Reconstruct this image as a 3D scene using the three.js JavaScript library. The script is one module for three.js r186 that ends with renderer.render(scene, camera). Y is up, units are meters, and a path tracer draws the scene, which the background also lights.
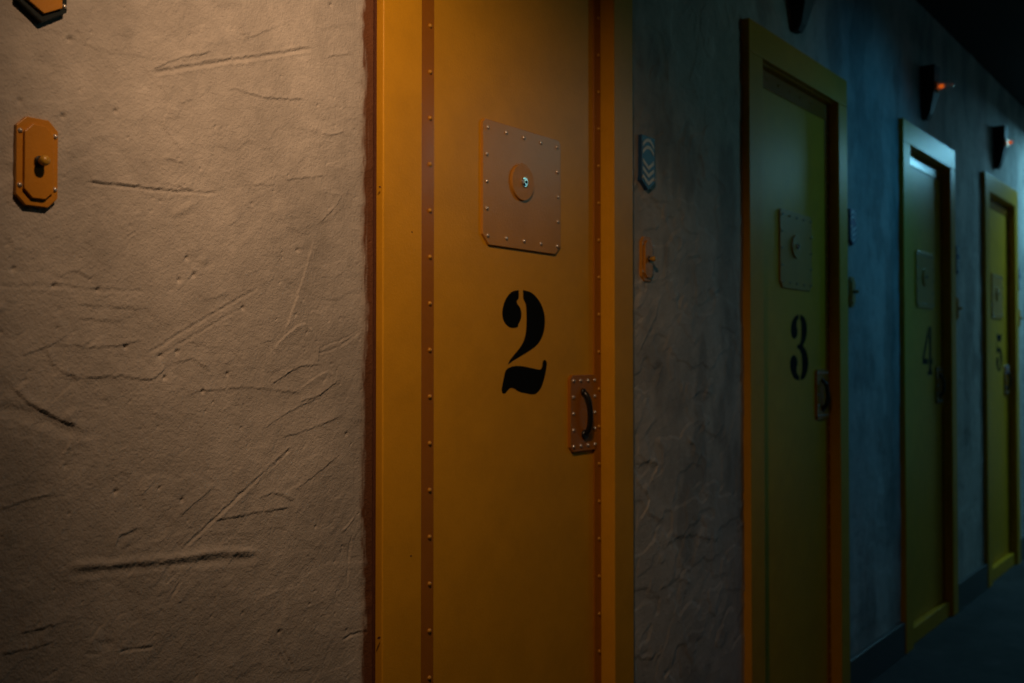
import * as THREE from 'three';
import { RoundedBoxGeometry } from 'three/addons/geometries/RoundedBoxGeometry.js';
import { mergeGeometries } from 'three/addons/utils/BufferGeometryUtils.js';
import { RectAreaLightUniformsLib } from 'three/addons/lights/RectAreaLightUniformsLib.js';

// ---------------------------------------------------------------- camera, exposure, lights
// x runs along the corridor wall, y up, z out of the wall; the plaster face is z = 0.
const EYE = 1.229, DIST = 1.234, FOCAL = 1000, YAW = 37.339 * Math.PI / 180, TILT = 1.0026 * Math.PI / 180;
const scene = new THREE.Scene();
scene.background = new THREE.Color(0x000000);
const camera = new THREE.PerspectiveCamera(2 * Math.atan(341.5 / FOCAL) * 180 / Math.PI, 1024 / 683, 0.05, 60);
camera.position.set(0, EYE, DIST);
const FWD = new THREE.Vector3(Math.cos(YAW) * Math.cos(TILT), Math.sin(TILT), -Math.sin(YAW) * Math.cos(TILT));
camera.lookAt(camera.position.clone().add(FWD));
camera.focus = 1.6;
camera.userData.fStop = 4;
scene.add(camera);

const renderer = new THREE.WebGLRenderer({ antialias: true });
renderer.toneMapping = THREE.LinearToneMapping;
renderer.toneMappingExposure = 1.0;
renderer.shadowMap.enabled = true;
RectAreaLightUniformsLib.init();

const WARM = { at: [0.65, 2.12, 0.73], aim: [1.21, 1.46, 0.0], colour: new THREE.Color().setRGB(1, 0.60, 0.33), power: 2.65, angle: 43, penumbra: 1 };
const BLUE = { at: [4.35, 2.50, 1.45], aim: [3.90, 1.55, 0.0], colour: new THREE.Color().setRGB(0.03, 0.40, 0.80), power: 1.5, angle: 38, penumbra: 1 };
const SIDE = { at: [4.40, 2.38, 1.98], aim: [2.40, 1.75, 0.0], colour: new THREE.Color().setRGB(0.30, 0.72, 0.66), power: 0.95, angle: 28, penumbra: 1 };
const COOL = { at: [7.32, 2.66, 0.60], colour: new THREE.Color().setRGB(0.25, 0.74, 1.0), power: 17, w: 0.75, h: 0.5 };

// ---------------------------------------------------------------- helpers
let seed = 20240611;
const rnd = () => { seed = (seed + 0x6D2B79F5) | 0; let t = Math.imul(seed ^ (seed >>> 15), 1 | seed); t = (t + Math.imul(t ^ (t >>> 7), 61 | t)) ^ t; return ((t ^ (t >>> 14)) >>> 0) / 4294967296; };
const RIGHT = new THREE.Vector3(Math.sin(YAW), 0, Math.cos(YAW)), UPV = new THREE.Vector3().crossVectors(RIGHT, FWD);
function at(px, py, z = 0) {            // where the sight line of a photo pixel meets the plane z (the wall, the door face)
  const d = FWD.clone().multiplyScalar(FOCAL).addScaledVector(RIGHT, px - 512).addScaledVector(UPV, 341.5 - py);
  const t = (z - DIST) / d.z;
  return [d.x * t, EYE + d.y * t];
}
const taken = {};
function numbered(n) { const k = taken[n] = (taken[n] ?? -1) + 1; return k ? n + '_' + String(k).padStart(3, '0') : n; }
function tag(o, label, category, group, kind) {
  Object.assign(o.userData, { label, category });
  if (group) o.userData.group = group;
  if (kind) o.userData.kind = kind;
  return o;
}
function obj(name, geo, mat, parent = scene) {
  const g = Array.isArray(geo) ? merge(geo) : geo;
  const m = new THREE.Mesh(g, mat);
  m.name = parent === scene ? numbered(name) : name;
  m.castShadow = m.receiveShadow = true;
  parent.add(m);
  return m;
}
function thing(name, p = [0, 0, 0]) { const g = new THREE.Group(); g.name = numbered(name); g.position.set(...p); scene.add(g); return g; }
function merge(list) {
  return mergeGeometries(list.map((g) => {
    const n = g.index ? g.toNonIndexed() : g;
    for (const k of Object.keys(n.attributes)) if (!['position', 'normal', 'uv'].includes(k)) n.deleteAttribute(k);
    return n;
  }));
}
function metreUV(g) {                   // uv in metres, from the axis each face looks along
  const n = g.index ? g.toNonIndexed() : g, p = n.attributes.position, q = n.attributes.normal, uv = new Float32Array(p.count * 2);
  for (let i = 0; i < p.count; i++) {
    const ax = Math.abs(q.getX(i)), ay = Math.abs(q.getY(i)), az = Math.abs(q.getZ(i));
    const x = p.getX(i), y = p.getY(i), z = p.getZ(i);
    uv[2 * i] = az >= ax && az >= ay ? x : ay > ax ? x : z; uv[2 * i + 1] = ay > ax && ay > az ? z : y;
  }
  n.setAttribute('uv', new THREE.BufferAttribute(uv, 2));
  return n;
}
function box(x0, x1, y0, y1, z0, z1, r = 0.002) {
  const g = r > 0 ? new RoundedBoxGeometry(x1 - x0, y1 - y0, z1 - z0, 2, r) : new THREE.BoxGeometry(x1 - x0, y1 - y0, z1 - z0);
  g.translate((x0 + x1) / 2, (y0 + y1) / 2, (z0 + z1) / 2);
  return metreUV(g);
}
function plate(points, z0, depth, bevel = 0.001) {   // a flat sheet of the given outline, its edges eased
  const s = points instanceof THREE.Shape ? points : new THREE.Shape(points.map(([x, y]) => new THREE.Vector2(x, y)));
  const g = new THREE.ExtrudeGeometry(s, { depth: depth - (bevel > 0 ? bevel : 0), bevelEnabled: bevel > 0, bevelThickness: bevel, bevelSize: bevel, bevelOffset: -bevel, bevelSegments: 2, curveSegments: 24 });
  g.translate(0, 0, z0);
  return g;
}
const chamfered = (x0, x1, y0, y1, c, ct = c) => [[x0 + c, y0], [x1 - c, y0], [x1, y0 + c], [x1, y1 - ct], [x1 - ct, y1], [x0 + ct, y1], [x0, y1 - ct], [x0, y0 + c]];
function dome(r, h) {                   // a rivet or screw head, looking along +z
  const pts = [];
  for (let i = 0; i <= 5; i++) { const a = (i / 5) * Math.PI / 2; pts.push(new THREE.Vector2(Math.max(1e-5, r * Math.cos(a)), h * Math.sin(a))); }
  const g = new THREE.LatheGeometry(pts, 10);
  g.rotateX(Math.PI / 2);
  return g;
}
function drum(r, z0, z1, b = 0.0015, n = 40) {       // a disc or post standing out along z
  const g = new THREE.LatheGeometry([[1e-5, z0], [r, z0], [r, z1 - b], [r - b * 0.35, z1 - b * 0.35], [r - b, z1], [1e-5, z1]].map(([a, c]) => new THREE.Vector2(a, c)), n);
  const out = g.toNonIndexed(); out.computeVertexNormals();
  out.rotateX(Math.PI / 2);
  return out;
}
// value noise
const H = new Float32Array(65536).map(() => rnd());
const hash = (i, j, s) => H[((Math.imul(i, 374761393) + Math.imul(j, 668265263) + Math.imul(s, 1274126177)) >>> 13) & 65535];
function noise(x, y, s = 0) {
  const i = Math.floor(x), j = Math.floor(y), u = x - i, v = y - j, a = u * u * (3 - 2 * u), b = v * v * (3 - 2 * v);
  return (hash(i, j, s) * (1 - a) + hash(i + 1, j, s) * a) * (1 - b) + (hash(i, j + 1, s) * (1 - a) + hash(i + 1, j + 1, s) * a) * b;
}
const fbm = (x, y, s, n = 4) => { let v = 0, w = 0.5, t = 0; for (let k = 0; k < n; k++) { v += w * noise(x, y, s + k); t += w; w *= 0.5; x = x * 2.03 + 7.1; y = y * 2.03 + 3.7; } return v / t; };
const step = (a, b, x) => { const t = Math.min(1, Math.max(0, (x - a) / (b - a))); return t * t * (3 - 2 * t); };
// textures that repeat without a seam
function tileNoise(n, cells, s) {
  const out = new Float32Array(n * n);
  for (let y = 0; y < n; y++) for (let x = 0; x < n; x++) {
    const u = x / n * cells, v = y / n * cells, i = Math.floor(u), j = Math.floor(v), fu = u - i, fv = v - j, a = fu * fu * (3 - 2 * fu), b = fv * fv * (3 - 2 * fv);
    const h = (p, q) => hash(p % cells, q % cells, s);
    out[y * n + x] = (h(i, j) * (1 - a) + h(i + 1, j) * a) * (1 - b) + (h(i, j + 1) * (1 - a) + h(i + 1, j + 1) * a) * b;
  }
  return out;
}
function texture(n, metres, fn, srgb) {
  const d = new Uint8Array(n * n * 4);
  for (let i = 0; i < n * n; i++) { const c = fn(i); for (let k = 0; k < 3; k++) d[4 * i + k] = Math.min(255, Math.max(0, c[k] * 255)); d[4 * i + 3] = 255; }
  const t = new THREE.DataTexture(d, n, n);
  t.wrapS = t.wrapT = THREE.RepeatWrapping; t.magFilter = THREE.LinearFilter; t.minFilter = THREE.LinearMipmapLinearFilter; t.generateMipmaps = true;
  t.repeat.set(1 / metres, 1 / metres);
  if (srgb) t.colorSpace = THREE.SRGBColorSpace;
  t.needsUpdate = true;
  return t;
}
const grainA = tileNoise(1024, 340, 1), grainB = tileNoise(1024, 150, 2), grainC = tileNoise(1024, 52, 3), grainD = tileNoise(1024, 14, 4);
const plasterBump = texture(1024, 0.55, (i) => { const v = 0.34 * grainA[i] + 0.36 * grainB[i] + 0.30 * grainC[i]; return [v, v, v]; });
const plasterTint = texture(1024, 1.7, (i) => { const v = 0.80 + 0.10 * grainD[i] + 0.06 * grainC[i] + 0.05 * grainB[i]; return [v, v * 0.995, v * 0.985]; }, true);
const paintBump = texture(1024, 0.5, (i) => { const v = 0.55 * grainA[i] + 0.45 * grainB[i]; return [v, v, v]; });
const paintTint = texture(1024, 0.9, (i) => { const v = 0.93 + 0.05 * grainD[i] + 0.025 * grainC[i] + 0.02 * grainA[i]; return [v, v, v]; }, true);
const floorTint = texture(1024, 1.6, (i) => { const v = 0.62 + 0.22 * grainD[i] + 0.12 * grainC[i] + 0.1 * grainA[i]; return [v, v, v]; }, true);

// ---------------------------------------------------------------- materials (base colours are linear)
const rgb = (r, g, b) => new THREE.Color().setRGB(r, g, b);
const std = (o) => new THREE.MeshStandardMaterial(o);
const M = {
  plaster: std({ color: rgb(0.56, 0.53, 0.50), map: plasterTint, vertexColors: true, roughness: 0.82, bumpMap: plasterBump, bumpScale: 0.0014 }),
  otherWalls: std({ color: rgb(0.56, 0.53, 0.50), map: plasterTint, roughness: 0.82, bumpMap: plasterBump, bumpScale: 0.0014 }),
  gold: new THREE.MeshPhysicalMaterial({ color: rgb(0.66, 0.33, 0.015), map: paintTint, roughness: 0.36, specularIntensity: 0.33, bumpMap: paintBump, bumpScale: 0.00022 }),
  strip: std({ color: rgb(0.37, 0.135, 0.010), map: paintTint, roughness: 0.24, bumpMap: paintBump, bumpScale: 0.00015 }),
  sheet: new THREE.MeshPhysicalMaterial({ color: rgb(0.50, 0.235, 0.035), specularIntensity: 0.6, map: paintTint, roughness: 0.32, bumpMap: paintBump, bumpScale: 0.0002 }),
  paintedRivet: std({ color: rgb(0.52, 0.25, 0.02), roughness: 0.3 }),
  steel: std({ color: rgb(0.66, 0.64, 0.60), metalness: 0.55, roughness: 0.22 }),
  chrome: std({ color: rgb(0.75, 0.75, 0.75), metalness: 1, roughness: 0.16 }),
  black: new THREE.MeshPhysicalMaterial({ color: rgb(0.004, 0.005, 0.005), roughness: 0.8, specularIntensity: 0.15 }),
  blackGloss: std({ color: rgb(0.008, 0.009, 0.010), roughness: 0.28 }),
  caulk: std({ color: rgb(0.11, 0.030, 0.008), roughness: 0.7, bumpMap: plasterBump, bumpScale: 0.001 }),
  orange: std({ color: rgb(0.56, 0.235, 0.012), map: paintTint, roughness: 0.42, bumpMap: paintBump, bumpScale: 0.0002 }),
  knob: std({ color: rgb(0.55, 0.30, 0.03), roughness: 0.35 }),
  navy: std({ color: rgb(0.012, 0.075, 0.20), roughness: 0.45 }),
  darkTeal: std({ color: rgb(0.006, 0.014, 0.016), roughness: 0.35 }),
  cream: std({ color: rgb(0.78, 0.77, 0.72), roughness: 0.6 }),
  baseboard: std({ color: rgb(0.09, 0.09, 0.09), map: paintTint, roughness: 0.32 }),
  floor: new THREE.MeshPhysicalMaterial({ color: rgb(0.060, 0.060, 0.060), specularIntensity: 0.3, map: floorTint, roughness: 0.75, bumpMap: plasterBump, bumpScale: 0.001 }),
  ceiling: std({ color: rgb(0.012, 0.013, 0.014), roughness: 0.9 }),
  sconce: std({ color: rgb(0.012, 0.010, 0.009), roughness: 0.6 }),
  brass: std({ color: rgb(0.25, 0.15, 0.06), metalness: 1, roughness: 0.4 }),
  glass: new THREE.MeshPhysicalMaterial({ color: 0xffffff, transmission: 1, roughness: 0.05, thickness: 0, ior: 1.45 }),
  amber: std({ color: rgb(0.3, 0.08, 0.01), emissive: rgb(1.0, 0.16, 0.012), emissiveIntensity: 0.5 }),
  warmGlow: std({ color: rgb(0.8, 0.8, 0.8), emissive: WARM.colour, emissiveIntensity: 3 }),
  blueGlow: std({ color: rgb(0.5, 0.6, 0.8), emissive: BLUE.colour, emissiveIntensity: 2 }),
  sideGlow: std({ color: rgb(0.6, 0.7, 0.8), emissive: SIDE.colour, emissiveIntensity: 1.5 }),
  coolGlow: std({ color: rgb(0.8, 0.8, 0.8), emissive: COOL.colour, emissiveIntensity: 2 }),
  housing: std({ color: rgb(0.05, 0.05, 0.05), roughness: 0.5 }),
};

// ---------------------------------------------------------------- the walls
const LEFT = 1.227, CASE = 0.099, OPENL = LEFT + CASE, OPENR = 1.982, RIGHTX = OPENR + 0.087;   // door 2 along the wall
const GROUND = 0.02, HEAD = 2.132, HEADTOP = 2.228, CEIL = 2.80, PROUD = 0.020;
const DOORS = [[2, 0, 0], [3, 1.505, 0.03], [4, 3.03, 0.042], [5, 4.505, 0.055]];
const WORD = { 2: 'two', 3: 'three', 4: 'four', 5: 'five' };
const XMIN = -1.6, XMAX = 9.6, ZMAX = 2.2;

// trowel marks: [kind, width, height, points as seen on the plaster, measured in the photograph]
const z1 = (a) => a.map(([x, y]) => [x / 2.69, y / 2.69]), z2 = (a) => a.map(([x, y]) => [x / 2.69, 230 + y / 2.69]), z3 = (a) => a.map(([x, y]) => [x / 2.695, 430 + y / 2.695]);
const MARKS = [
  ['groove', 3.0, -2.6, z1([[415, 196], [500, 182], [600, 166], [720, 150], [832, 131]])],
  ['step', 9, 1.2, z1([[418, 184], [480, 160], [565, 141]])],
  ['step', 8, 1.1, z1([[625, 240], [660, 248], [700, 262], [760, 266], [815, 268]])],
  ['groove', 2.2, -1.3, z1([[235, 490], [330, 502], [420, 512], [500, 518], [580, 521]])],
  ['step', 26, 1.0, z1([[240, 487], [330, 498], [420, 508], [520, 512]])],
  ['step', 6, 1.2, z1([[442, 428], [465, 432], [490, 440]])],
  ['step', 10, 0.8, z1([[425, 225], [455, 275], [440, 340], [490, 405]])],
  ['step', 7, 1.0, z1([[868, 358], [890, 364], [925, 356]])],
  ['step', 10, 0.9, z1([[765, 486], [800, 482], [870, 474]])],
  ['step', 8, 0.8, z1([[860, 600], [900, 560], [918, 524], [890, 516]])],
  ['step', 12, 0.7, z1([[660, 498], [740, 498]])],
  ['step', 12, 0.8, z1([[880, 155], [940, 145]])],
  ['step', 14, 0.8, z1([[640, 60], [650, 85], [665, 100], [740, 75]])],
  ['groove', 6.0, -1.5, z3([[200, 386], [280, 378], [365, 370], [480, 360], [600, 352], [695, 343]])],
  ['ridge', 7, 1.5, z3([[200, 370], [290, 362], [420, 352], [500, 342], [600, 326], [690, 330]])],
  ['groove', 2.6, -1.8, z3([[495, 318], [560, 258], [640, 182], [720, 108], [790, 45]])],
  ['step', 16, 1.0, z3([[580, 244], [660, 230], [780, 210]])],
  ['step', 10, 0.9, z3([[700, 184], [740, 172], [790, 190]])],
  ['groove', 5, -1.0, z3([[318, 308], [335, 290], [370, 272]])],
  ['step', 8, 1.1, z3([[315, 310], [318, 290], [340, 280], [372, 268]])],
  ['groove', 2.0, -2.0, z3([[325, 596], [370, 590], [412, 584]])],
  ['groove', 1.8, -1.6, z3([[228, 604], [268, 604]])],
  ['groove', 2.2, -1.4, z3([[462, 452], [486, 412]])],
  ['step', 10, 1.0, z3([[0, 215], [80, 190], [150, 172]])],
  ['step', 12, 1.0, z3([[10, 600], [80, 590], [130, 578]])],
  ['step', 20, 1.0, z3([[60, 548], [150, 525]])],
  ['groove', 2.2, -1.8, z3([[948, 285], [940, 340], [935, 420]])],
  ['groove', 2.4, -2.0, z3([[925, 566], [950, 552], [990, 545]])],
  ['groove', 2.2, -1.4, z3([[748, 540], [765, 600], [788, 640]])],
  ['groove', 2.2, -1.2, z3([[752, 605], [775, 640]])],
  ['step', 8, 0.9, z3([[800, 160], [840, 130], [900, 80]])],
  ['step', 9, 0.9, z3([[490, 230], [540, 185], [570, 160]])],
  ['groove', 8, -2.2, z2([[0, 478], [60, 492], [130, 520], [195, 545]])],
  ['step', 22, 1.5, z2([[40, 430], [75, 465], [130, 495], [200, 528]])],
  ['step', 8, 1.2, z2([[185, 575], [170, 600]])],
  ['groove', 2.6, -1.1, z2([[395, 335], [500, 270], [600, 210], [692, 158]])],
  ['groove', 2.2, -0.8, z2([[420, 345], [520, 285], [640, 215]])],
  ['step', 9, 1.2, z2([[735, 415], [800, 372], [850, 364]])],
  ['step', 10, 1.1, z2([[858, 358], [860, 310], [840, 268], [818, 250], [760, 290], [735, 320]])],
  ['step', 9, 1.2, z2([[808, 462], [860, 445], [906, 410]])],
  ['step', 7, 1.0, z2([[908, 405], [890, 380], [850, 395], [812, 422]])],
  ['step', 9, 0.9, z2([[548, 432], [600, 430], [660, 424], [740, 432], [800, 438]])],
  ['step', 14, 1.0, z2([[230, 398], [330, 396], [410, 402], [445, 374]])],
  ['step', 8, 1.0, z2([[480, 355], [520, 350], [560, 375]])],
  ['groove', 2.6, -0.9, z2([[0, 150], [150, 152], [270, 162], [380, 165]])],
  ['step', 10, 0.8, z2([[160, 130], [200, 110], [245, 130]])],
  ['step', 14, 0.7, z2([[210, 200], [300, 208], [380, 214]])],
  ['step', 18, 0.6, z2([[210, 240], [330, 246]])],
  ['step', 16, 0.7, z2([[140, 310], [280, 316], [380, 300]])],
  ['step', 12, 1.0, z2([[125, 320], [130, 350], [165, 380], [215, 402]])],
  ['step', 12, 0.8, z2([[60, 340], [120, 318], [180, 280], [150, 220]])],
  ['groove', 2.2, -1.0, z2([[862, 332], [920, 310], [972, 270]])],
  ['groove', 2.0, -0.9, z2([[865, 315], [940, 285], [975, 262]])],
  ['step', 16, 1.1, z2([[840, 40], [820, 110], [795, 190], [770, 260]])],
  ['groove', 1.8, -1.6, z2([[722, 290], [728, 315], [742, 330]])],
  ['step', 12, 0.8, z2([[720, 530], [780, 490], [850, 455]])],
  ['step', 12, 0.8, z2([[760, 560], [830, 538], [905, 508]])],
  ['step', 10, 0.9, z2([[690, 680], [740, 630], [790, 585]])],
  ['step', 8, 0.9, z2([[10, 5], [28, 25], [38, 50]])],
  ['groove', 1.8, -1.2, z2([[340, 22], [362, 5]])],
  // the strip of wall between doors two and 3
  ['step', 20, 1.8, [[636, 466], [646, 462], [657, 466], [650, 480]]],
  ['step', 30, 1.6, [[636, 480], [648, 500], [640, 520]]],
  ['step', 26, 1.6, [[690, 400], [702, 392], [712, 396]]],
  ['step', 26, 1.8, [[688, 440], [700, 455], [694, 448]]],
  ['step', 30, 1.4, [[700, 425], [716, 436], [724, 425]]],
  ['step', 28, 1.4, [[640, 350], [652, 325], [660, 300]]],
  ['step', 30, 1.4, [[665, 545], [690, 536], [715, 540]]],
  ['step', 26, 1.6, [[634, 655], [645, 660], [655, 656]]],
  ['step', 26, 1.2, [[660, 590], [680, 580], [690, 584]]],
  ['step', 26, 1.2, [[640, 190], [655, 200], [668, 202]]],
  ['step', 26, 1.4, [[640, 228], [650, 230], [658, 226]]],
];
const strokes = [];
function addStroke(kind, w, a, pts) {     // pts in metres on the wall, w and a in metres
  const xs = pts.map((p) => p[0]), ys = pts.map((p) => p[1]), pad = w * 3.2;
  let len = 0; const cum = [0];
  for (let i = 1; i < pts.length; i++) { len += Math.hypot(pts[i][0] - pts[i - 1][0], pts[i][1] - pts[i - 1][1]); cum.push(len); }
  strokes.push({ kind, w, a, pts, cum, len, x0: Math.min(...xs) - pad, x1: Math.max(...xs) + pad, y0: Math.min(...ys) - pad, y1: Math.max(...ys) + pad });
}
for (const [kind, w, a, pts] of MARKS) {
  const m = pts.map(([x, y]) => at(x, y));
  const curve = new THREE.CatmullRomCurve3(m.map(([x, y]) => new THREE.Vector3(x, y, 0)));
  addStroke(kind, w * 0.0009, a * (kind === 'groove' ? 0.00075 : 0.00175) * (pts[0][0] > 600 ? 0.9 : 1), curve.getPoints(Math.max(6, pts.length * 4)).map((v) => [v.x, v.y]));
}
// many smaller marks, most of them running up to the right
function scatter(n, x0, x1, y0, y1, big) {
  for (let k = 0; k < n; k++) {
    const x = x0 + rnd() * (x1 - x0), y = y0 + rnd() * (y1 - y0), L = (0.008 + 0.035 * rnd() * rnd()) * big;
    let a = (rnd() < 0.7 ? 0.45 + 0.5 * (rnd() - 0.5) : rnd() * 6.28); const bend = (rnd() - 0.5) * 1.6, pts = [];
    let px = x, py = y;
    for (let i = 0; i < 7; i++) { pts.push([px, py]); px += Math.cos(a) * L / 6; py += Math.sin(a) * L / 6; a += bend / 6; }
    addStroke(rnd() < 0.3 ? 'groove' : 'step', rnd() < 0.3 ? 0.002 : 0.004 + 0.010 * rnd(), (rnd() < 0.5 ? -1 : 1) * (0.0004 + 0.0009 * rnd()) * Math.sqrt(big), pts);
  }
}
scatter(190, 0.56, LEFT, 0.66, 1.86, 1);
scatter(220, RIGHTX, LEFT + 1.505, 0.4, 2.3, 2.2);
scatter(200, RIGHTX + 1.505, 7.4, 0.2, 2.6, 3);
const pits = [];
for (let k = 0; k < 190; k++) pits.push([0.57 + rnd() * 0.65, 0.68 + rnd() * 1.16, 0.0012 + 0.0014 * rnd() * rnd(), 0.0012 + 0.0020 * rnd()]);
for (let k = 0; k < 60; k++) pits.push([RIGHTX + rnd() * 0.66, 0.4 + rnd() * 1.8, 0.0025, 0.001]);
for (const [x, y] of [[20, 101], [116, 111], [63, 116], [298, 250], [194, 275], [187, 258], [179, 280], [243, 308], [55, 286], [161, 356], [177, 352], [165, 378], [98, 290], [14, 269], [228, 374], [203, 391], [126, 347], [347, 434], [116, 492], [331, 5], [70, 39], [182, 500], [279, 632]]) pits.push([...at(x, y), 0.0028, 0.0040]);
const pitGrid = new Map();
for (const p of pits) { const k = Math.floor(p[0] * 50) + ',' + Math.floor(p[1] * 50); (pitGrid.get(k) ?? pitGrid.set(k, []).get(k)).push(p); }
const strokeGrid = new Map();
for (const s of strokes) for (let i = Math.floor(s.x0 * 20); i <= Math.floor(s.x1 * 20); i++) for (let j = Math.floor(s.y0 * 20); j <= Math.floor(s.y1 * 20); j++) { const k = i * 1000 + j; (strokeGrid.get(k) ?? strokeGrid.set(k, []).get(k)).push(s); }
function relief(x, y) {
  let h = 0.0015 * (fbm(x * 4.5, y * 4.5, 11, 3) - 0.5);
  const wx = x + 0.05 * (fbm(x * 9, y * 9, 31, 2) - 0.5), wy = y + 0.05 * (fbm(x * 9, y * 9, 41, 2) - 0.5);
  const c = Math.cos(0.55), s = Math.sin(0.55), u = wx * c + wy * s, v = -wx * s + wy * c;
  h += 0.0014 * (fbm(u * 7, v * 55, 21, 3) - 0.5) * step(0.42, 0.62, fbm(x * 5, y * 5, 51, 2));       // combed by the trowel
  const far0 = 1 + 2.0 * step(1.9, 2.1, x);
  h += far0 * 0.0006 * step(0.50, 0.53, fbm(wx * 8, wy * 11, 61, 3)) + far0 * 0.0004 * step(0.57, 0.59, fbm(wx * 13 + 5, wy * 9, 71, 3));   // thin overlapping coats
  h += 0.0004 * (fbm(x * 70, y * 70, 81, 2) - 0.5);
  const list = strokeGrid.get(Math.floor(x * 20) * 1000 + Math.floor(y * 20));
  const far = step(1.9, 2.1, x), wob = 0.0016 + 0.005 * far, qx = x + wob * (fbm(x * 150 / (1 + far), y * 150 / (1 + far), 111, 2) - 0.5) * 2, qy = y + wob * (fbm(x * 150 / (1 + far) + 9, y * 150 / (1 + far), 121, 2) - 0.5) * 2;
  if (list) for (const k of list) {
    const x = qx, y = qy;
    if (x < k.x0 || x > k.x1 || y < k.y0 || y > k.y1) continue;
    let best = 1e9, side = 1, along = 0;
    for (let i = 1; i < k.pts.length; i++) {
      const [ax, ay] = k.pts[i - 1], [bx, by] = k.pts[i], dx = bx - ax, dy = by - ay, L2 = dx * dx + dy * dy || 1e-12;
      const t = Math.min(1, Math.max(0, ((x - ax) * dx + (y - ay) * dy) / L2)), ex = x - ax - dx * t, ey = y - ay - dy * t, d = Math.hypot(ex, ey);
      if (d < best) { best = d; side = dx * ey - dy * ex >= 0 ? 1 : -1; along = k.cum[i - 1] + Math.sqrt(L2) * t; }
    }
    const end = step(-0.03, 0.05, along / k.len) * step(-0.03, 0.04, 1 - along / k.len) * (0.7 + 0.6 * noise(along * 90, k.len * 1000, 5));
    if (k.kind === 'groove') { const q = best / k.w; h += end * k.a * Math.exp(-q * q) - end * 0.35 * k.a * Math.exp(-(q - 1.9) * (q - 1.9) * 1.6); }
    else if (k.kind === 'ridge') { const q = best / k.w; h += end * k.a * Math.exp(-q * q); }
    else { const q = best / k.w; if (side > 0) h += end * k.a * Math.exp(-q * 1.1) * step(0, 0.0010, best); }
  }
  const gx = Math.floor(x * 50), gy = Math.floor(y * 50);
  for (let i = -1; i <= 1; i++) for (let j = -1; j <= 1; j++) { const l = pitGrid.get((gx + i) + ',' + (gy + j)); if (l) for (const [px, py, r, d] of l) { const q = ((x - px) ** 2 + (y - py) ** 2) / (r * r); if (q < 6) h -= d * Math.exp(-q); } }
  return h;
}
function wallPatch(x0, x1, y0, y1, cell) {
  const nx = Math.max(1, Math.round((x1 - x0) / cell)), ny = Math.max(1, Math.round((y1 - y0) / cell));
  const P = new Float32Array((nx + 1) * (ny + 1) * 3), U = new Float32Array((nx + 1) * (ny + 1) * 2), C = new Float32Array((nx + 1) * (ny + 1) * 3), I = [];
  for (let j = 0, k = 0; j <= ny; j++) for (let i = 0; i <= nx; i++, k++) {
    const x = x0 + (x1 - x0) * i / nx, y = y0 + (y1 - y0) * j / ny;
    P[3 * k] = x; P[3 * k + 1] = y; P[3 * k + 2] = relief(x, y) - 0.001;
    U[2 * k] = x; U[2 * k + 1] = y;
    // blotches in the coats, and the brown stain that bled out beside the frame of door 2
    let t = 1 - 0.09 * step(0.52, 0.62, fbm(x * 6 + 2, y * 5, 91, 3)) + 0.06 * (fbm(x * 22, y * 22, 97, 2) - 0.5);
    t *= 1 - 0.30 * step(2.0, 2.1, x) * step(0.50, 0.66, fbm(x * 8, y * 3.4, 95, 4));        // grey smears further on
    let r = t, g = t, b = t;
    const d = LEFT - x, edge = 0.027 + 0.020 * (fbm(y * 10, 1, 101, 3) - 0.5) + 0.010 * (noise(y * 60, x * 300, 103) - 0.5);
    if (d > -0.02 && d < 0.07) { const m = Math.min(1, (0.60 + 0.6 * fbm(x * 240, y * 5, 107, 2)) * (1 - step(edge - 0.012, edge + 0.004, d)) + 0.22 * (1 - step(0.018, 0.042, d))); r *= 1 - m * 0.70; g *= 1 - m * 0.88; b *= 1 - m * 0.955; }
    C[3 * k] = r; C[3 * k + 1] = g; C[3 * k + 2] = b;
    if (i < nx && j < ny) { const a = k, e = k + nx + 1; I.push(a, a + 1, e + 1, a, e + 1, e); }
  }
  const g = new THREE.BufferGeometry();
  g.setAttribute('position', new THREE.BufferAttribute(P, 3)); g.setAttribute('uv', new THREE.BufferAttribute(U, 2)); g.setAttribute('color', new THREE.BufferAttribute(C, 3));
  g.setIndex(I); g.computeVertexNormals();
  return g;
}
{
  const list = [];
  const put = (...a) => list.push(wallPatch(...a));
  put(0.55, LEFT + 0.012, 0.67, 1.87, 0.0019);
  put(XMIN, 0.55, 0, CEIL, 0.04); put(0.55, LEFT + 0.012, 0, 0.67, 0.02); put(0.55, LEFT + 0.012, 1.87, CEIL, 0.02);
  DOORS.forEach(([n, dx], i) => {
    put(LEFT + 0.012 + dx, RIGHTX - 0.012 + dx, HEADTOP - 0.012, CEIL, 0.016);
    const next = DOORS[i + 1], e = next ? LEFT + 0.012 + next[1] : XMAX;
    if (i === 0) { put(RIGHTX - 0.012, e, 0.40, 2.25, 0.0035); put(RIGHTX - 0.012, e, 0, 0.40, 0.02); put(RIGHTX - 0.012, e, 2.25, CEIL, 0.02); }
    else if (next) put(RIGHTX - 0.012 + dx, e, 0, CEIL, 0.010);
    else { put(RIGHTX - 0.012 + dx, 7.4, 0, CEIL, 0.014); put(7.4, e, 0, CEIL, 0.05); }
  });
  const back = new THREE.BoxGeometry(XMAX - XMIN + 0.3, CEIL + 0.3, 0.12).toNonIndexed(); back.translate((XMIN + XMAX) / 2, CEIL / 2, -0.125);
  const white = new Float32Array(back.attributes.position.count * 3).fill(1); back.setAttribute('color', new THREE.BufferAttribute(white, 3));
  list.push(back);
  const g = mergeGeometries(list.map((q) => (q.index ? q.toNonIndexed() : q)));
  const w = obj('wall_left', g, M.plaster);
  tag(w, 'rough hand-troweled plaster wall with the row of cell doors', 'wall', null, 'structure');
}
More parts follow.
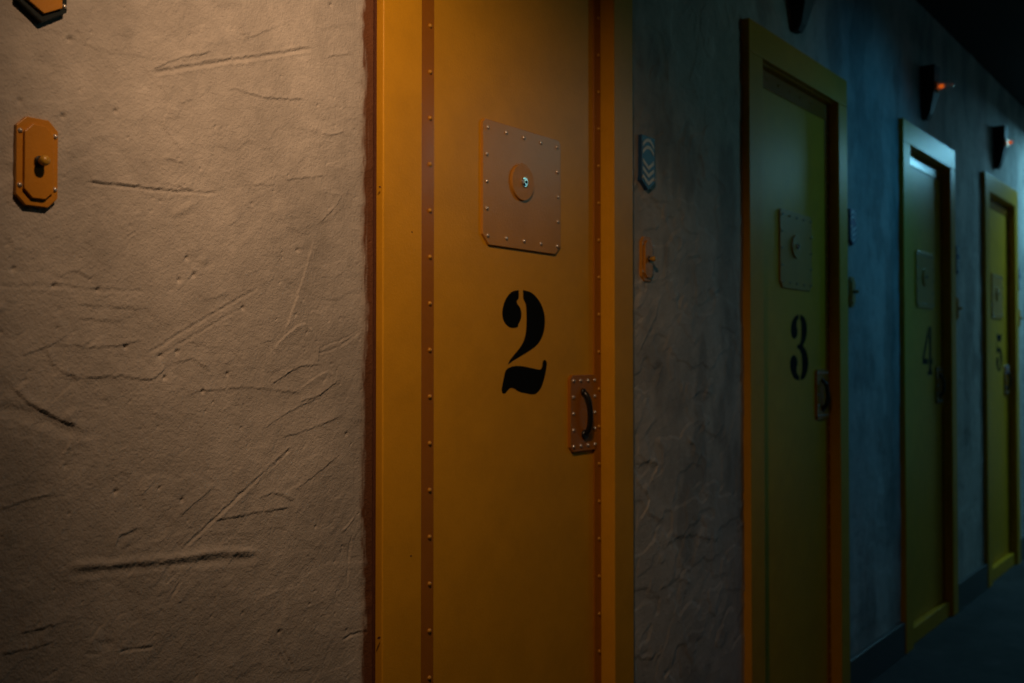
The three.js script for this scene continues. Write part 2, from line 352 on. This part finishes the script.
const struct = (name, g, m, label, category) => tag(obj(name, g, m), label, category, null, 'structure');
struct('wall_right', box(XMIN - 0.1, XMAX + 0.1, 0, CEIL, ZMAX, ZMAX + 0.12, 0), M.otherWalls, 'plain plaster wall across the corridor from the doors', 'wall');
struct('wall_back', box(XMIN - 0.12, XMIN, 0, CEIL, -0.06, ZMAX, 0), M.otherWalls, 'plaster wall closing the near end of the corridor', 'wall');
struct('wall_front', box(XMAX, XMAX + 0.12, 0, CEIL, -0.06, ZMAX, 0), M.otherWalls, 'plaster wall closing the far end of the corridor', 'wall');
struct('floor', box(XMIN - 0.2, XMAX + 0.2, -0.12, GROUND, -0.2, ZMAX + 0.2, 0), M.floor, 'dark grey concrete corridor floor', 'floor');
struct('ceiling', box(XMIN - 0.2, XMAX + 0.2, CEIL, CEIL + 0.12, -0.2, ZMAX + 0.2, 0), M.ceiling, 'black corridor ceiling', 'ceiling');
// baseboards between the frames
const boards = [[XMIN, LEFT, 'left of door two'], [RIGHTX, LEFT + DOORS[1][1], 'between doors two and three'], [RIGHTX + DOORS[1][1], LEFT + DOORS[2][1], 'between doors three and four'], [RIGHTX + DOORS[2][1], LEFT + DOORS[3][1], 'between doors four and five'], [RIGHTX + DOORS[3][1], XMAX, 'beyond door five']];
for (const [a, b, where] of boards) struct('baseboard_left', box(a, b, GROUND, 0.150, -0.004, 0.018, 0.005), M.baseboard, 'dark painted baseboard at the foot of the wall ' + where, 'baseboard');

// ---------------------------------------------------------------- stencil numerals
function smooth(runs) {                 // runs of smooth curve that meet in corners
  const out = [];
  for (const run of runs) {
    const pts = run.length > 2 ? new THREE.CatmullRomCurve3(run.map(([x, y]) => new THREE.Vector3(x, y, 0)), false, 'centripetal').getPoints(run.length * 4) : run.map(([x, y]) => new THREE.Vector3(x, y, 0));
    for (const p of pts) { const l = out[out.length - 1]; if (!l || Math.hypot(l[0] - p.x, l[1] - p.y) > 1e-5) out.push([p.x, p.y]); }
  }
  const a = out[0], b = out[out.length - 1];
  if (Math.hypot(a[0] - b[0], a[1] - b[1]) < 1e-5) out.pop();
  return out;
}
const PANEL = -0.020, STRIP = -0.016;
const two = [
  [[[163, 57], [120, 70], [85, 120], [70, 180], [75, 225], [100, 262], [130, 273], [157, 268]], [[157, 268], [162, 248], [173, 225], [178, 190], [171, 160], [155, 135], [151, 120], [160, 107], [163, 95]], [[163, 95], [163, 57]]],
  [[[188, 57], [235, 72], [280, 120], [304, 175], [312, 230], [302, 305], [270, 365], [230, 398], [170, 435], [125, 463], [102, 481]], [[102, 481], [112, 458], [142, 420], [180, 370], [200, 320], [207, 260], [207, 190], [203, 140], [188, 105]], [[188, 105], [188, 57]]],
  [[[105, 500], [135, 490], [180, 490], [230, 500], [270, 508], [288, 508], [297, 490], [301, 462], [312, 455], [322, 468], [318, 510], [308, 560], [288, 615], [262, 645], [235, 650], [200, 643], [180, 640], [158, 632], [140, 620], [120, 613], [103, 624], [85, 645], [72, 645], [66, 630], [70, 600], [80, 550], [90, 515], [105, 500]]],
].map((piece) => smooth(piece.map((run) => run.map(([x, y]) => at(490 + x / 5.69, 280 + y / 5.69, PANEL)))));
const lowerHook = [[[0.37, 0], [0.18, 0.04], [0.05, 0.15], [0.02, 0.27], [0.08, 0.36], [0.18, 0.385], [0.27, 0.35], [0.31, 0.27], [0.27, 0.19], [0.29, 0.11], [0.37, 0.07]], [[0.37, 0.07], [0.37, 0]]];
const three = [
  [[[0.36, 1], [0.2, 0.955], [0.08, 0.85], [0.06, 0.73], [0.12, 0.645], [0.21, 0.63], [0.29, 0.67], [0.32, 0.75], [0.28, 0.83], [0.30, 0.90], [0.36, 0.93]], [[0.36, 0.93], [0.36, 1]]],
  [[[0.42, 1], [0.58, 0.965], [0.68, 0.87], [0.69, 0.74], [0.63, 0.62], [0.53, 0.53]], [[0.53, 0.53], [0.66, 0.45], [0.74, 0.32], [0.72, 0.17], [0.61, 0.05], [0.43, 0]], [[0.43, 0], [0.43, 0.07]], [[0.43, 0.07], [0.48, 0.13], [0.49, 0.25], [0.47, 0.38], [0.40, 0.46], [0.30, 0.49]], [[0.30, 0.49], [0.30, 0.535]], [[0.30, 0.535], [0.40, 0.56], [0.46, 0.64], [0.47, 0.78], [0.46, 0.88], [0.42, 0.94]], [[0.42, 0.94], [0.42, 1]]],
  lowerHook,
];
const four = [
  [[[0.46, 1], [0.02, 0.36]], [[0.02, 0.36], [0.02, 0.22]], [[0.02, 0.22], [0.44, 0.22]], [[0.44, 0.22], [0.44, 0.33]], [[0.44, 0.33], [0.15, 0.34]], [[0.15, 0.34], [0.46, 0.80]], [[0.46, 0.80], [0.46, 1]]],
  [[[0.51, 1], [0.68, 1]], [[0.68, 1], [0.68, 0.34]], [[0.68, 0.34], [0.76, 0.34]], [[0.76, 0.34], [0.76, 0.22]], [[0.76, 0.22], [0.68, 0.22]], [[0.68, 0.22], [0.69, 0.1], [0.76, 0.05]], [[0.76, 0.05], [0.76, 0]], [[0.76, 0], [0.38, 0]], [[0.38, 0], [0.38, 0.05]], [[0.38, 0.05], [0.48, 0.1], [0.51, 0.22]], [[0.51, 0.22], [0.51, 1]]],
];
const five = [
  [[[0.10, 1], [0.28, 0.955], [0.48, 0.955], [0.66, 1]], [[0.66, 1], [0.63, 0.86], [0.52, 0.79], [0.36, 0.775], [0.20, 0.80], [0.10, 0.83]], [[0.10, 0.83], [0.10, 1]]],
  [[[0.11, 0.78], [0.14, 0.64], [0.16, 0.585]], [[0.16, 0.585], [0.30, 0.63], [0.50, 0.61], [0.66, 0.50], [0.72, 0.32], [0.66, 0.14], [0.55, 0.04], [0.43, 0]], [[0.43, 0], [0.43, 0.07]], [[0.43, 0.07], [0.49, 0.16], [0.49, 0.32], [0.44, 0.46], [0.33, 0.52], [0.22, 0.49], [0.12, 0.46]], [[0.12, 0.46], [0.08, 0.46]], [[0.08, 0.46], [0.06, 0.78]], [[0.06, 0.78], [0.11, 0.78]]],
  lowerHook,
];
const NUM = { 2: two, 3: three, 4: four, 5: five };

// ---------------------------------------------------------------- doors
const rivetGeo = dome(0.0044, 0.0046), studGeo = dome(0.0041, 0.0044);
function rivet(parent, geo, mat, x, y, z) { const m = obj('rivet', geo, mat, parent); m.position.set(x, y, z); return m; }
function makeDoor(n, dx, nudge, label) {
  const out = n > 2 ? 0.022 : PROUD;
  const d = thing('door_' + n, [dx, 0, 0]);
  tag(d, label, 'door', null, 'structure');
  obj('casing', box(LEFT, OPENL, GROUND, HEAD, -0.01, out, 0.0028), M.gold, d);
  obj('casing', box(OPENR, RIGHTX, GROUND, HEAD, -0.01, out, 0.0028), M.gold, d);
  obj('casing', box(LEFT, RIGHTX, HEAD, HEADTOP, -0.01, out, 0.0028), M.gold, d);
  obj('jamb', box(OPENL - 0.02, OPENL + 0.004, GROUND, HEAD, -0.062, 0.004, 0.001), M.gold, d);
  obj('jamb', box(OPENR - 0.0002, OPENR + 0.02, GROUND, HEAD, -0.062, 0.004, 0.001), M.gold, d);
  obj('jamb', box(OPENL, OPENR, HEAD - 0.004, HEAD + 0.02, -0.062, 0.004, 0.001), M.gold, d);
  obj('threshold', box(OPENL + 0.001, OPENR - 0.001, GROUND, 0.090, -0.060, 0.006, 0.003), M.gold, d);
  const x0 = OPENL + 0.007, x1 = OPENR - 0.001, y0 = 0.094, y1 = HEAD - 0.006;
  obj('door_leaf', box(x0, x1, y0, y1, -0.058, PANEL, 0.001), M.gold, d);
  // flat bars riveted round the leaf
  const wl = 1.398, wr = 1.953;
  const bars = [['v', x0, wl], ['v', wr, x1], ['h', y1 - 0.055, y1]];
  for (const [k, a, b] of bars) {
    const s = obj('edge_strip', k === 'v' ? box(a, b, y0, y1, PANEL - 0.002, STRIP, 0.0009) : box(wl + 0.001, wr - 0.001, a, b, PANEL - 0.002, STRIP, 0.0009), k === 'v' ? M.strip : M.strip, d);
    if (n > 3) continue;
    const g = n === 2 ? rivetGeo : studGeo;
    if (k === 'v') { const x = a < 1.6 ? 1.3855 : 1.9705; for (let y = 1.852 + 3 * 0.0866; y > 0.12; y -= 0.0866) rivet(s, g, M.paintedRivet, x, y, STRIP); }
    else for (let i = 0; i < 6; i++) rivet(s, g, M.paintedRivet, 1.44 + i * 0.0926, y1 - 0.027, STRIP);
  }
  // inspection cover
  const ip = obj('inspection_cover', plate(chamfered(1.541, 1.814, 1.458, 1.710, 0.020, 0.008), PANEL, 0.0055, 0.001), M.sheet, d);
  const zs = PANEL + 0.0055;
  for (let i = 0; i < 5; i++) for (const y of [1.476, 1.693]) rivet(ip, studGeo, M.steel, 1.556 + i * 0.0605, y, zs);
  for (let i = 1; i < 4; i++) for (const x of [1.553, 1.801]) rivet(ip, studGeo, M.steel, x, 1.476 + i * 0.05425, zs);
  const dc = drum(0.0385, zs, zs + 0.0055, 0.0012); dc.translate(1.669, 1.598, 0);
  obj('cover_disc', dc, M.sheet, ip);
  const nut = merge([drum(0.0105, 0, 0.003, 0.0008, 20), drum(0.0075, 0.003, 0.006, 0.001, 6)]); nut.translate(1.671, 1.598, zs + 0.0055);
  obj('bolt', nut, M.chrome, ip).userData.label = 'bright steel bolt';
  const hole = drum(0.0035, 0, 0.0008, 0.0002, 12); hole.translate(1.671, 1.598, zs + 0.0113);
  obj('bolt_socket', hole, M.black, ip);
  // handle on its riveted plate
  const hp = obj('handle_plate', plate(chamfered(1.849, 1.959, 1.021, 1.193, 0.011, 0.008), PANEL, 0.0075, 0.001), M.strip, d);
  const zh = PANEL + 0.0075;
  for (let i = 0; i < 4; i++) for (const y of [1.0335, 1.1805]) rivet(hp, studGeo, M.steel, 1.859 + i * 0.0293, y, zh);
  for (let i = 1; i < 4; i++) for (const x of [1.859, 1.947]) rivet(hp, studGeo, M.steel, x, 1.0335 + i * 0.03675, zh);
  const path = new THREE.CatmullRomCurve3([[1.898, 1.154, zh - 0.002], [1.898, 1.151, zh + 0.006], [1.900, 1.140, zh + 0.013], [1.902, 1.116, zh + 0.017], [1.903, 1.092, zh + 0.017], [1.904, 1.072, zh + 0.013], [1.904, 1.062, zh + 0.006], [1.904, 1.059, zh - 0.002]].map((p) => new THREE.Vector3(...p)));
  const foot = (x, y, r) => { const g = drum(r, zh, zh + 0.006, 0.002, 20); g.translate(x, y, 0); return g; };
  obj('handle', [new THREE.TubeGeometry(path, 36, 0.0066, 10), foot(1.898, 1.154, 0.0085), foot(1.904, 1.058, 0.0115)], M.blackGloss, d).userData.label = 'black bow handle';
  // stencilled number
  const shapes = n === 2 ? NUM[2] : NUM[n].map((piece) => smooth(piece.map((run) => run.map(([x, y]) => [1.595 + nudge + x * 0.22, 1.157 + y * 0.22]))));
  obj('numeral', shapes.map((p) => plate(p, PANEL, 0.0006, 0)), M.black, d).userData.label = 'black stencilled number ' + n;
  return d;
}
makeDoor(2, DOORS[0][1], 0, 'mustard-yellow metal cell door stencilled with number 2');
makeDoor(3, DOORS[1][1], DOORS[1][2], 'mustard-yellow metal cell door stencilled with number 3');
makeDoor(4, DOORS[2][1], DOORS[2][2], 'mustard-yellow metal cell door stencilled with number 4');
const lastDoor = makeDoor(5, DOORS[3][1], DOORS[3][2], 'mustard-yellow metal cell door stencilled with number 5');
{ // brown filler squeezed out along the frame of door 2
  const pts = []; for (let i = 0; i <= 120; i++) pts.push(new THREE.Vector3(LEFT - 0.001 + 0.0012 * (fbm(i * 0.31, 3, 7, 3) - 0.5), 0.15 + (HEADTOP - 0.15) * i / 120, 0.0005));
  const g = new THREE.TubeGeometry(new THREE.CatmullRomCurve3(pts), 480, 0.0036, 8);
  obj('filler_bead', g, M.caulk, scene.getObjectByName('door_2')).userData.label = 'brown stained filler along the frame';
}
{ // small chips in the paint
  for (const [x, y, r] of [[412, 232, 0.0016], [380, 187, 0.002], [379, 638, 0.003], [411, 556, 0.002]]) {
    const [a, b] = at(x, y, PROUD), g = drum(r, PROUD - 0.0004, PROUD + 0.0003, 0.0001, 7); g.scale(1.3, 0.8, 1); g.translate(a, b, 0);
    obj('paint_chip', g, M.caulk, scene.getObjectByName('door_2'));
  }
}

// ---------------------------------------------------------------- call buttons and rank plaques beside the doors
const screwGeo = dome(0.0032, 0.0030);
function callButton(x, label) {
  const y = 1.475, o = thing('call_button', [x, y, 0.0006]);
  tag(o, label, 'push button', 'call buttons beside the doors');
  obj('base_plate', plate(chamfered(-0.0265, 0.0265, -0.055, 0.055, 0.0125), -0.003, 0.0088, 0.0008), M.orange, o);
  obj('front_plate', plate(chamfered(-0.0185, 0.0185, -0.046, 0.046, 0.0105), 0.0058, 0.0050, 0.0008), M.orange, o);
  for (const [sx, sy] of [[-1, -0.87], [1, -0.87], [-1, 1], [1, 1]]) { const m = obj('screw', screwGeo, M.steel, o); m.position.set(sx * 0.0222, sy * 0.036, 0.0058); }
  obj('socket', drum(0.0072, 0.0105, 0.0145, 0.001, 20), M.blackGloss, o);
  const k = new THREE.LatheGeometry([[1e-5, 0.018], [0.0044, 0.018], [0.0044, 0.026], [0.0062, 0.028], [0.0066, 0.031], [0.0058, 0.034], [0.0035, 0.0358], [1e-5, 0.0364]].map(([a, b]) => new THREE.Vector2(a, b)), 22); k.rotateX(Math.PI / 2); k.translate(0, 0, -0.0075);
  obj('button', k, M.knob, o);
  return o;
}
function rankPlaque(x, label, stripes) {
  const y = stripes ? 1.711 : 1.717, o = thing('rank_plaque', [x, y, 0.0006]);
  tag(o, label, 'plaque', 'rank plaques beside the doors');
  const w = 0.032, h = 0.066, tip = 0.021;
  const out = (q) => [[0, -h + q * 1.2], [w - q, -h + tip + q * 0.3], [w - q, h - q], [-w + q, h - q], [-w + q, -h + tip + q * 0.3]];
  obj('base_plate', plate(out(0), -0.003, stripes ? 0.0150 : 0.0120, 0.0008), stripes ? M.navy : M.darkTeal, o);
  if (stripes) {
    const zf = 0.0120, th = 0.0088;
    const chevron = (y0) => plate([[0, y0], [w - 0.006, y0 + 0.016], [w - 0.006, y0 + 0.016 + th], [0, y0 + th], [-w + 0.006, y0 + 0.016 + th], [-w + 0.006, y0 + 0.016]], zf, 0.0008, 0);
    for (let i = 0; i < 3; i++) obj('chevron', chevron(-0.055 + i * 0.0190), M.cream, o);
    const arc = (y0) => { const a = [], b = []; for (let i = 0; i <= 12; i++) { const t = i / 12 * 2 - 1; const yy = y0 + 0.014 * (1 - t * t); a.push([t * (w - 0.006), yy]); b.unshift([t * (w - 0.006), yy + th * 0.9]); } return plate([...a, ...b], zf, 0.0008, 0); };
    obj('arc_stripe', arc(0.021), M.cream, o); obj('arc_stripe', arc(0.0385), M.cream, o);
  } else obj('front_plate', plate(out(0.0085), 0.0090, 0.005, 0.0008), M.orange, o);
  for (const sx of [-1, 1]) for (const sy of [-0.038, 0.058]) { if (stripes && sy > 0) continue; const m = obj('screw', screwGeo, M.steel, o); m.position.set(sx * 0.0282, sy, stripes ? 0.0120 : 0.0090); }
  return o;
}
callButton(0.631, 'orange eight-sided call button on warmly lit plaster under an orange-faced plaque');
rankPlaque(0.634, 'dark pointed plaque with orange face on warmly lit plaster');
const BESIDE = 2.160 - RIGHTX;
callButton(2.160, 'orange call button on plaster between doors two and three');
rankPlaque(2.155, 'blue pointed plaque with cream chevrons on plaster between doors two and three', true);
for (const [n, dx] of DOORS.slice(1)) {
  callButton(RIGHTX + dx + BESIDE, 'small call button on the wall just past door ' + WORD[n]);
  rankPlaque(RIGHTX + dx + BESIDE - 0.005, 'small dark pointed plaque on the wall just past door ' + WORD[n], true);
}

// ---------------------------------------------------------------- sconces above the doors
function sconce(x, label) {
  const o = thing('wall_sconce', [x, 2.292, 0]);
  tag(o, label, 'wall lamp', 'wedge lamps above the doors');
  // wedge seen from the side: flat on the wall, sloping back to a narrow foot
  const s = new THREE.Shape([[-0.003, 0], [0.022, 0.0], [0.034, 0.02], [0.060, 0.115], [0.060, 0.226], [-0.003, 0.226]].map(([a, b]) => new THREE.Vector2(a, b)));
  const g = new THREE.ExtrudeGeometry(s, { depth: 0.084, steps: 1, bevelEnabled: true, bevelThickness: 0.003, bevelSize: 0.003, bevelSegments: 2 });
  g.rotateY(-Math.PI / 2); g.translate(0.042, 0, 0);
  const gp = g.attributes.position; for (let i = 0; i < gp.count; i++) gp.setX(i, gp.getX(i) * (0.42 + 0.58 * Math.min(1, Math.max(0, gp.getY(i)) / 0.115)));
  g.computeVertexNormals();
  obj('bracket', g, M.sconce, o);
  const ring = drum(0.026, 0.060, 0.070, 0.002, 28); ring.translate(0, 0.136, 0);
  obj('lamp_holder', ring, M.brass, o);
  const pts = [[0.0215, 0.068], [0.023, 0.08], [0.023, 0.105], [0.019, 0.122], [0.010, 0.130], [0.0001, 0.132]].map(([a, b]) => new THREE.Vector2(a, b));
  const jar = new THREE.LatheGeometry(pts, 28); jar.rotateX(Math.PI / 2); jar.translate(0, 0.136, 0);
  obj('glass_jar', jar, M.glass, o);
  const b = new THREE.SphereGeometry(0.0095, 18, 12); b.scale(1, 1, 1.15); b.translate(0, 0.136, 0.081);
  obj('bulb', b, M.amber, o).userData.label = 'dim amber bulb';
  const p = new THREE.PointLight(rgb(1, 0.3, 0.05), 0.002); p.position.set(0, 0.136, 0.081); p.shadow.radius = 0.4; p.castShadow = true; o.add(p);
}
for (const [n, dx] of DOORS.slice(1)) sconce([0, 0, 0, 3.125, 4.625, 6.06][n], 'dark wedge-shaped wall lamp with amber bulb above door ' + WORD[n]);

// ---------------------------------------------------------------- the lamps that light the corridor (outside the frame)
function spotCan(L, glow, label) {
  const [x, y, z] = L.at, o = thing('pendant_spotlight', [x, y, z]);
  tag(o, label, 'lamp');
  const aim = new THREE.Vector3(...L.aim).sub(o.position).normalize(), turn = new THREE.Quaternion().setFromUnitVectors(new THREE.Vector3(0, -1, 0), aim);
  const pts = [[0.050, 0.022], [0.055, 0.026], [0.055, 0.15], [0.045, 0.17], [0.012, 0.18], [0.0001, 0.18]].map(([a, b]) => new THREE.Vector2(a, b));
  obj('lamp_can', new THREE.LatheGeometry(pts, 32).applyQuaternion(turn), M.housing, o);
  obj('lamp_face', new THREE.CylinderGeometry(0.048, 0.048, 0.004, 28).translate(0, 0.03, 0).applyQuaternion(turn), glow, o);
  const top = new THREE.Vector3(0, 0.17, 0).applyQuaternion(turn);
  obj('stem', new THREE.TubeGeometry(new THREE.CatmullRomCurve3([top, new THREE.Vector3(top.x * 1.2, top.y + 0.04, top.z * 1.2), new THREE.Vector3(top.x * 1.2, CEIL - y, top.z * 1.2)]), 16, 0.008, 8), M.housing, o);
  const s = new THREE.SpotLight(L.colour, L.power, 0, THREE.MathUtils.degToRad(L.angle), L.penumbra, 2);
  s.position.set(0, 0, 0); s.shadow.radius = 1.4; s.castShadow = true; o.add(s);
  s.target.position.set(...L.aim); scene.add(s.target);
}
spotCan(WARM, M.warmGlow, 'black pendant spotlight shining warm light down the wall');
spotCan(BLUE, M.blueGlow, 'black pendant spotlight shining deep blue light between the doors');
spotCan(SIDE, M.sideGlow, 'black pendant spotlight shining pale light from the opposite side');
{
  const [x, y, z] = COOL.at, o = thing('ceiling_panel_lamp', [x, y, z]);
  tag(o, 'cool white ceiling lamp beyond door five', 'lamp');
  obj('housing', box(-COOL.w / 2 - 0.02, COOL.w / 2 + 0.02, 0.006, CEIL - y, -COOL.h / 2 - 0.02, COOL.h / 2 + 0.02, 0.004), M.housing, o);
  obj('lamp_face', box(-COOL.w / 2, COOL.w / 2, 0.0, 0.01, -COOL.h / 2, COOL.h / 2, 0.002), M.coolGlow, o);
  const l = new THREE.RectAreaLight(COOL.colour, COOL.power, COOL.w, COOL.h); l.rotation.x = -Math.PI / 2; l.position.set(0, -0.004, 0); o.add(l);
}

renderer.render(scene, camera);
